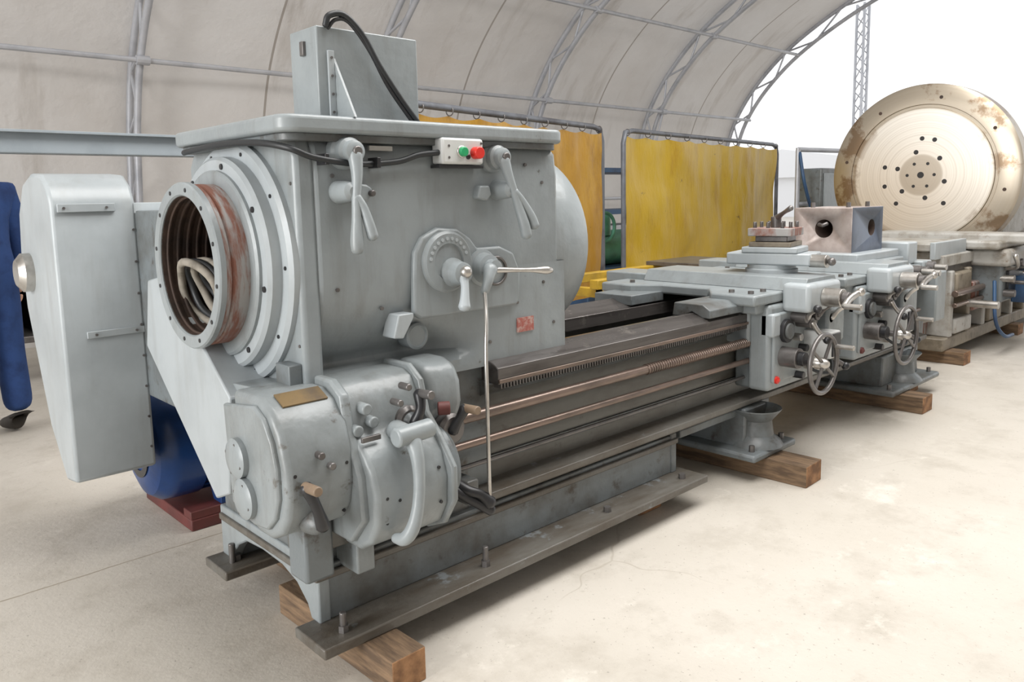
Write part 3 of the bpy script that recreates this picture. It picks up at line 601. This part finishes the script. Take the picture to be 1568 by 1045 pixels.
for x in (1.27,1.47):
    prism('foot','x',x,x+.05,[(3.18,.085),(3.26,.085),(3.32,.2),(3.54,.2),(3.60,.085),(3.70,.085),(3.70,.11),(3.62,.28),(3.24,.28),(3.18,.11)],BLUE,bevel=.004)
box('terminal_box',1.29,1.45,3.34,3.52,.56,.64,BLUE,bevel=.01)
# ---------------------------------------------------------------- timber blocks
def block(x0,x1,y0,y1,rz=0,h=.1):
    CUR[0]=None
    b=box('wood_block',x0,x1,y0,y1,0,h,[WOOD,WOODE],bevel=.004,rz=rz,parent=False)
    for p in b.data.polygons:
        if abs(p.normal.y)>.9: p.material_index=1
block(1.10,1.215,1.685,2.32,1)
block(1.25,1.40,2.36,2.75,0)
block(2.55,2.70,1.95,2.78,0)
block(3.30,3.46,1.60,2.80,2)
block(4.93,5.09,1.66,2.80,0)
block(5.40,5.54,1.90,2.80,0)
block(6.52,6.68,1.92,3.1,0)
block(8.2,8.36,1.98,3.1,0)
# ---------------------------------------------------------------- far lathe
g=group('engine_lathe',(7.8,2.6,.1)); g.name='engine_lathe.001'
box('base_plinth',6.45,9.8,2.05,3.1,.10,.20,TAN,bevel=.01)
prism('base_body','x',6.6,9.7,[(2.20,.20),(2.30,.60),(2.20,.66),(3.05,.66),(2.95,.60),(3.05,.20)],TAN,bevel=.01)
box('bed_top',6.45,9.9,2.08,3.15,.70,.76,STEELD,bevel=.004)
prism('bed_way','x',6.40,9.9,[(2.06,.76),(2.06,.84),(2.2,.88),(2.3,.85),(2.9,.85),(3.0,.88),(3.12,.84),(3.12,.76)],PALE,bevel=.004)
for k in range(8):
    x=6.55+.40*k; box('bed_rib_%d'%k,x,x+.07,2.04,2.24,.20,.72,TAN if k%2 else PALE,bevel=.012)
for k,(a,b,z0,z1,m) in enumerate(((6.62,6.95,.52,.70,TAN),(6.62,7.0,.22,.34,PALE),(7.02,7.35,.36,.60,RUST),(7.45,7.8,.22,.40,TAN),(8.0,8.4,.4,.62,PALE))): box('bed_casting_%d'%k,a,b,2.02,2.2,z0,z1,m,bevel=.015)
box('end_gearbox',6.36,6.6,2.15,2.55,.32,.62,PALE,bevel=.03)
box('end_gearbox_lower',6.40,6.6,2.2,2.7,.20,.34,RUST,bevel=.02)
cyl('end_shaft',(6.2,2.30,.54),(6.45,2.30,.54),.05,STEELD); cyl('end_shaft_b',(6.24,2.35,.40),(6.45,2.35,.40),.045,RUST)
cyl('end_flange',(6.32,2.45,.48),(6.37,2.45,.48),.13,STEELD); cyl('end_flange_b',(6.30,2.85,.50),(6.5,2.85,.50),.15,TAN)
for k in range(16):
    a=2*math.pi*k/16; box('end_gear_tooth',6.322,6.366,2.45+.137*math.cos(a)-.009,2.45+.137*math.cos(a)+.009,.48+.137*math.sin(a)-.009,.48+.137*math.sin(a)+.009,STEELD,bevel=.002)
cyl('lead_screw',(6.5,2.0,.55),(9.7,2.0,.55),.025,SCREW,seg=16); cyl('feed_rod',(6.5,2.0,.46),(9.7,2.0,.46),.018,SCREW,seg=16)
box('way_cover',6.30,6.95,2.1,2.9,.88,.94,PALE,bevel=.01)
box('way_cover_lip',6.28,6.97,2.08,2.12,.82,.95,PAINTL,bevel=.006)
box('carriage_apron',7.15,7.75,1.86,2.1,.42,.80,PAINTD,bevel=.02)
box('carriage_apron_top',7.10,7.85,1.80,2.1,.72,.86,PALE,bevel=.03)
box('carriage_saddle',7.0,7.9,1.85,3.1,.86,.93,PALE,bevel=.02)
box('carriage_pocket',7.25,7.55,1.84,1.9,.5,.68,BLACK,bevel=.01)
box('cross_slide',7.2,7.5,1.72,2.9,.90,.98,PALE,bevel=.02)
box('switch_cabinet',7.45,7.72,1.74,1.87,.40,.62,DBLUE,bevel=.01)
for k,(x,z) in enumerate(((7.18,.62),(7.22,.5),(7.6,.68),(7.4,.74),(6.8,.45))): cyl('apron_knob_%d'%k,(x,2.0,z),(x,1.78,z),.03,STEELD if k%2 else STEEL,seg=18)
tube('apron_lever',[(7.2,1.86,.7),(7.15,1.76,.72),(7.0,1.74,.82)],[.02,.014,.02],STEEL,smooth=4)
tube('apron_lever_b',[(7.65,1.80,.75),(7.62,1.72,.70),(7.6,1.70,.55)],[.02,.014,.02],STEELD,smooth=4)
tube('drain_hose',[(7.1,1.9,.6),(7.0,1.85,.3),(7.15,1.82,.16),(7.5,1.85,.12)],.014,DBLUE,smooth=6)
handwheel('apron_handwheel',7.33,1.68,.58,.13)
box('headstock',8.35,9.6,2.2,3.5,.88,1.75,PALE,bevel=.04)
box('headstock_lid',8.3,9.65,2.15,3.55,1.75,1.80,PALE,bevel=.02)
DY,DZ,DR=2.80,1.48,.84
cyl('spindle',(8.10,DY,DZ),(8.4,DY,DZ),.22,STEELD)
fp=revolve('faceplate',(0,0,0),(1,0,0),[(0,0),(0,.62),(.012,.625),(.012,.65),(0,.655),(0,DR-.03),(.015,DR),(.17,DR+.003),(.19,DR-.01),(.19,.3),(.19,0)],DISC,seg=128)
fp.matrix_parent_inverse=Matrix.Identity(4); fp.location=Vector((7.96,DY,DZ))-g.location
hl=[(.0,.0,.030)]+[(.22*math.cos(a),.22*math.sin(a),.022) for a in [2*math.pi*k/6+.3 for k in range(6)]]+[(.12*math.cos(a),.12*math.sin(a),.015) for a in [2*math.pi*k/6 for k in range(6)]]+[(.34*math.cos(a),.34*math.sin(a),.021) for a in (1.57,1.9,3.14+.9,-.9,-.3,.25)]
bm=bmesh.new()
for (y,z,r) in hl:
    n=16; A=[];B=[]
    for i in range(n):
        t=2*math.pi*i/n; A.append(bm.verts.new((7.9585,DY+y+r*math.cos(t),DZ+z+r*math.sin(t)))); B.append(bm.verts.new((7.9635,DY+y+r*math.cos(t),DZ+z+r*math.sin(t))))
    bm.faces.new(A)
    for i in range(n): bm.faces.new((A[i],A[(i+1)%n],B[(i+1)%n],B[i]))
finish(bm,'bolt_holes',BLACK)
for k in range(8):
    a=rad(45*k+12); p=Vector((7.959,DY+.72*math.cos(a),DZ+.72*math.sin(a))); cyl('edge_hole_%d'%k,(7.958,p.y,p.z),(7.964,p.y,p.z),.016,DARKRUST,seg=16,bevel=0)
# ---------------------------------------------------------------- welding screens
def screen(x0,y0,x1,y1,top,bot,mat):
    a=Vector((x0,y0,0));b=Vector((x1,y1,0)); L=(b-a).length; d=(b-a)/L
    g=group('welding_screen',(x0,y0,0)); N=Vector((-d.y,d.x,0))
    def W(u,z,o=0): return tuple(a+d*u+N*o+Vector((0,0,z)))
    r=.12
    pts=[W(-.05,0.04),W(-.05,top-r+.05),W(-.05+r*.3,top+.03),W(.05+r*.5,top+.05),W(L*.5,top+.05),W(L-.05-r*.5,top+.05),W(L+.05-r*.3,top+.03),W(L+.05,top-r+.05),W(L+.05,.04)]
    tube('frame',pts,.024,FRAME,seg=10)
    cyl('lower_bar',W(-.05,bot-.06),W(L+.05,bot-.06),.014,FRAME,seg=10)
    for u in (-.05,L+.05): cyl('foot',W(u,.02,-.35),W(u,.02,.35),.02,FRAME,seg=10)
    bm=bmesh.new(); nu=90;nv=40; gr=[]
    for i in range(nu+1):
        col=[]
        for j in range(nv+1):
            u=L*i/nu; z=bot+(top-bot)*j/nv
            o=.008*math.sin(u*6+noise.noise(Vector((u*2,z*2,0)))*4)+.05*noise.noise(Vector((u*1.3,z*1.6,5)))+.012*noise.noise(Vector((u*6,z*2.5,2)))
            zz=z-(.02*abs(math.sin(math.pi*u/L*9)) if j==nv else 0)
            col.append(bm.verts.new(W(u,zz,o)))
        gr.append(col)
    for i in range(nu):
        for j in range(nv): bm.faces.new((gr[i][j],gr[i+1][j],gr[i+1][j+1],gr[i][j+1]))
    finish(bm,'canvas',mat,ang=180)
    for k in range(10): torus('ring',W(L*k/9 if k else .02,top+.03),tuple(d),.03,.004,STEELD,seg=14)
screen(2.80,4.05,5.43,4.61,1.90,.45,ORG)
screen(5.90,4.68,9.50,5.11,1.90,.60,YEL)
# ---------------------------------------------------------------- things behind the lathe
g=group('green_compressor',(6.9,5.9,0))
box('stand',6.4,7.4,5.6,6.2,0,.55,DBLUE,bevel=.02)
cyl('tank',(6.5,5.9,.75),(7.4,5.9,.75),.2,GREENM,seg=32,bevel=.04)
cyl('head',(6.9,5.85,.9),(6.9,5.85,1.15),.12,GREENM,seg=24)
torus('flywheel',(6.75,5.65,1.0),(0,1,0),.16,.02,GREENM)
g=group('storage_rack',(7,7,0))
for x in (6.0,7.6,9.2):
    for y in (6.7,7.3): box('post',x,x+.07,y,y+.07,0,1.75,DBLUE,bevel=.004)
for z in (.5,1.1,1.65): box('shelf',5.95,9.3,6.68,7.4,z,z+.06,DBLUE,bevel=.004)
box('crate',6.3,7.2,6.75,7.3,1.16,1.45,PAINTL,bevel=.01); box('crate',8.0,9.0,6.75,7.3,.56,.95,GALV,bevel=.01)
g=group('yellow_steel_trestle',(4.6,3.3,0))
for y in (3.2,3.55): box('rail',3.75,5.7,y,y+.07,.76,.82,YSTEEL,bevel=.004)
for x in (3.8,4.6,5.55):
    for y in (3.2,3.55): box('leg',x,x+.06,y+.005,y+.065,0,.76,YSTEEL,bevel=.004)
    box('tie',x,x+.05,3.2,3.6,.70,.76,YSTEEL,bevel=.004)
box('scrap_plate',4.8,5.4,3.15,3.62,.82,.85,STEELD,bevel=.004)
g=group('pipe_rack',(9.3,4.4,0))
for x,y in ((8.9,4.5),(10.1,4.35)): cyl('post',(x,y,0),(x,y,1.86),.028,GALV,seg=10)
cyl('top_pipe',(8.9,4.5,1.84),(10.1,4.35,1.84),.028,GALV,seg=10)
cyl('mid_pipe',(8.9,4.5,1.2),(10.1,4.35,1.2),.028,GALV,seg=10)
box('cabinet',9.1,9.75,4.3,4.6,1.0,1.62,PAINTD,bevel=.02)
box('cabinet_face',9.15,9.7,4.285,4.302,1.08,1.56,PAINT,bevel=.01)
box('cabinet_stand',9.2,9.65,4.32,4.58,0,1.0,PAINTD,bevel=.01)
tube('hanging_cable',[(8.9,4.48,1.8),(8.85,4.4,1.5),(8.95,4.38,1.25),(9.1,4.4,1.1)],.02,DBLUE,smooth=6)
g=group('steel_gantry_beam',(0,4.3,0))
box('beam',-2.2,2.3,4.25,4.33,1.60,1.70,BEAMP,bevel=.006)
box('beam_flange',-2.2,2.3,4.21,4.37,1.695,1.708,BEAMP,bevel=.002)
for x in (-2.0,2.1):
    box('post',x,x+.08,4.25,4.33,0,1.6,BEAMP,bevel=.004); box('foot',x-.1,x+.18,4.05,4.53,0,.02,BEAMP,bevel=.003)
g=group('workbench',(1.3,6.9,0))
box('top',.6,2.6,6.6,7.4,.86,.92,STEELD,bevel=.006)
box('shelf',.65,2.55,6.65,7.35,.35,.40,STEELD,bevel=.006)
box('back_panel',.65,2.55,7.3,7.34,.4,1.25,BLACK,bevel=.004)
for x in (.65,2.45):
    for y in (6.65,7.25): box('leg',x,x+.08,y,y+.08,0,.86,BLACK,bevel=.004)
box('tool_chest',.8,1.5,6.7,7.2,.92,1.25,BLACK,bevel=.01); box('red_tin',1.55,1.75,6.7,6.9,.92,1.08,RED,bevel=.02)
box('bin',.8,1.3,6.7,7.2,.4,.75,STEELD,bevel=.02); box('bin',1.4,2.2,6.75,7.2,.4,.7,BLACK,bevel=.02)
# lattice mast standing outside the open end
g=group('lattice_mast',(20,8.5,0))
for dx,dy in ((0,0),(.28,0),(.14,.24)): cyl('leg',(20+dx,8.5+dy,0),(20+dx,8.5+dy,5.9),.035,GALV,seg=8,bevel=0)
for k in range(19):
    z=.2+.3*k; cyl('lace',(20,8.5,z),(20.28,8.5,z+.3),.014,GALV,seg=6,bevel=0); cyl('lace',(20.28,8.5,z),(20.14,8.74,z+.3),.014,GALV,seg=6,bevel=0); cyl('lace',(20.14,8.74,z),(20,8.5,z+.3),.014,GALV,seg=6,bevel=0)
# ---------------------------------------------------------------- worker (partly in frame, left)
def person(loc,rz):
    g=group('worker',loc)
    def skinmesh(nm,verts,edges,radii,mat,sub=2,root=0):
        me=bpy.data.meshes.new(nm); me.from_pydata(verts,edges,[]); me.materials.append(mat)
        ob=bpy.data.objects.new(nm,me); S.collection.objects.link(ob); ob.parent=g
        ob.modifiers.new('s','SKIN').use_smooth_shade=True
        for i,r in enumerate(radii):
            me.skin_vertices[0].data[i].radius=r if isinstance(r,tuple) else (r,r)
            me.skin_vertices[0].data[i].use_root=(i==root)
        sb=ob.modifiers.new('u','SUBSURF'); sb.levels=sub; sb.render_levels=sub
        return ob
    V=[(0,0,.98),(0,0,1.12),(0,-.005,1.30),(0,0,1.42),(0,0,1.50),
       (.10,0,.92),(.115,-.01,.52),(.12,.02,.12),
       (-.10,0,.92),(-.115,-.01,.52),(-.12,.02,.12),
       (.17,0,1.44),(.235,0,1.15),(.25,-.07,.92),
       (-.17,0,1.44),(-.235,0,1.15),(-.25,-.07,.92)]
    E=[(0,1),(1,2),(2,3),(3,4),(0,5),(5,6),(6,7),(0,8),(8,9),(9,10),(3,11),(11,12),(12,13),(3,14),(14,15),(15,16)]
    Rr=[(.17,.125),(.165,.12),(.19,.135),(.15,.11),(.07,.07),(.105,.105),(.085,.085),(.08,.085),(.105,.105),(.085,.085),(.08,.085),(.08,.085),(.062,.064),(.05,.05),(.08,.085),(.062,.064),(.05,.05)]
    skinmesh('overalls',V,E,Rr,CLOTH)
    skinmesh('neck_and_head',[(0,0,1.48),(0,-.005,1.56),(0,-.01,1.63),(0,-.012,1.70),(0,-.005,1.76)],[(0,1),(1,2),(2,3),(3,4)],[.055,.055,(.068,.085),(.078,.098),(.06,.075)],SKIN)
    skinmesh('hair',[(0,.02,1.66),(0,.018,1.72),(0,.01,1.775)],[(0,1),(1,2)],[(.078,.085),(.086,.098),(.06,.075)],HAIR)
    def lb(nm,c,r,mat,*s):
        o=ball(nm,c,r,mat,*s); o.matrix_parent_inverse=Matrix.Identity(4)
    lb('nose',(0,-.115,1.655),.016,SKIN,.8,1.2,1.3)
    for s in (-1,1):
        lb('ear',(s*.08,0,1.66),.024,SKIN,.4,.8,1.3); lb('eye',(s*.032,-.098,1.68),.012,WHITEP); lb('pupil',(s*.032,-.108,1.68),.006,BLACK)
        lb('brow',(s*.032,-.105,1.70),.014,HAIR,1.3,.5,.35)
        hx,hy,hz=s*.25,-.07,.92
        skinmesh('palm',[(hx,hy,hz+.01),(hx,hy-.012,hz-.04),(hx,hy-.02,hz-.09)],[(0,1),(1,2)],[(.026,.026),(.022,.034),(.018,.038)],SKIN)
        for k,(dy,l) in enumerate(((-.032,.07),(-.011,.08),(.010,.075),(.030,.058))):
            b=(hx,hy-.02+dy,hz-.095)
            skinmesh('finger_%d'%k,[b,(b[0]-s*.004,b[1],b[2]-l*.45),(b[0]-s*.014,b[1]-.002,b[2]-l*.75),(b[0]-s*.026,b[1]-.004,b[2]-l)],[(0,1),(1,2),(2,3)],[.0095,.0088,.008,.007],SKIN,1)
        skinmesh('thumb',[(hx,hy-.035,hz-.04),(hx-s*.008,hy-.06,hz-.07),(hx-s*.012,hy-.068,hz-.105)],[(0,1),(1,2)],[.012,.010,.0085],SKIN,1)
        bx=s*.12
        skinmesh('boot',[(bx,.05,.06),(bx,-.02,.065),(bx,-.10,.045),(bx,-.17,.036),(bx,.03,.13)],[(0,1),(1,2),(2,3),(0,4)],[(.05,.055),(.05,.058),(.045,.042),(.04,.03),(.05,.05)],BOOT)
    lb('mouth',(0,-.103,1.617),.02,REDB,1.2,.35,.25)
    g.rotation_euler=(0,0,rad(rz))
person((.865,5.40,0),200)
# ---------------------------------------------------------------- outside
g=group('distant_shed',(38,14,0))
box('walls',40,50,12,30,0,2.2,SHED,bevel=0); prism('roof','x',39.7,50.3,[(11.6,2.1),(21,3.6),(30.4,2.1)],SHED,bevel=0)
# ---------------------------------------------------------------- light
w=bpy.data.worlds.new('world'); S.world=w; w.use_nodes=True
bg=w.node_tree.nodes['Background']; bg.inputs[0].default_value=(.97,.98,1,1); bg.inputs[1].default_value=1.35
def area(nm,loc,tgt,sx,sy,p,col=(1,1,1)):
    l=bpy.data.lights.new(nm,'AREA'); l.shape='RECTANGLE'; l.size=sx; l.size_y=sy; l.energy=p; l.color=col
    o=bpy.data.objects.new(nm,l); S.collection.objects.link(o); o.location=loc
    o.rotation_euler=(Vector(tgt)-Vector(loc)).to_track_quat('-Z','Z').to_euler(); return o
area('daylight_open_end',(-7.5,2.2,2.5),(2,2.7,.5),7,3.5,900,(1,.995,.985))
area('overhead_fill',(3.8,1.2,4.8),(4.0,1.8,0),6,2.5,400,(1,.985,.965))  # added fill lamp, out of view, brightens the interior from above
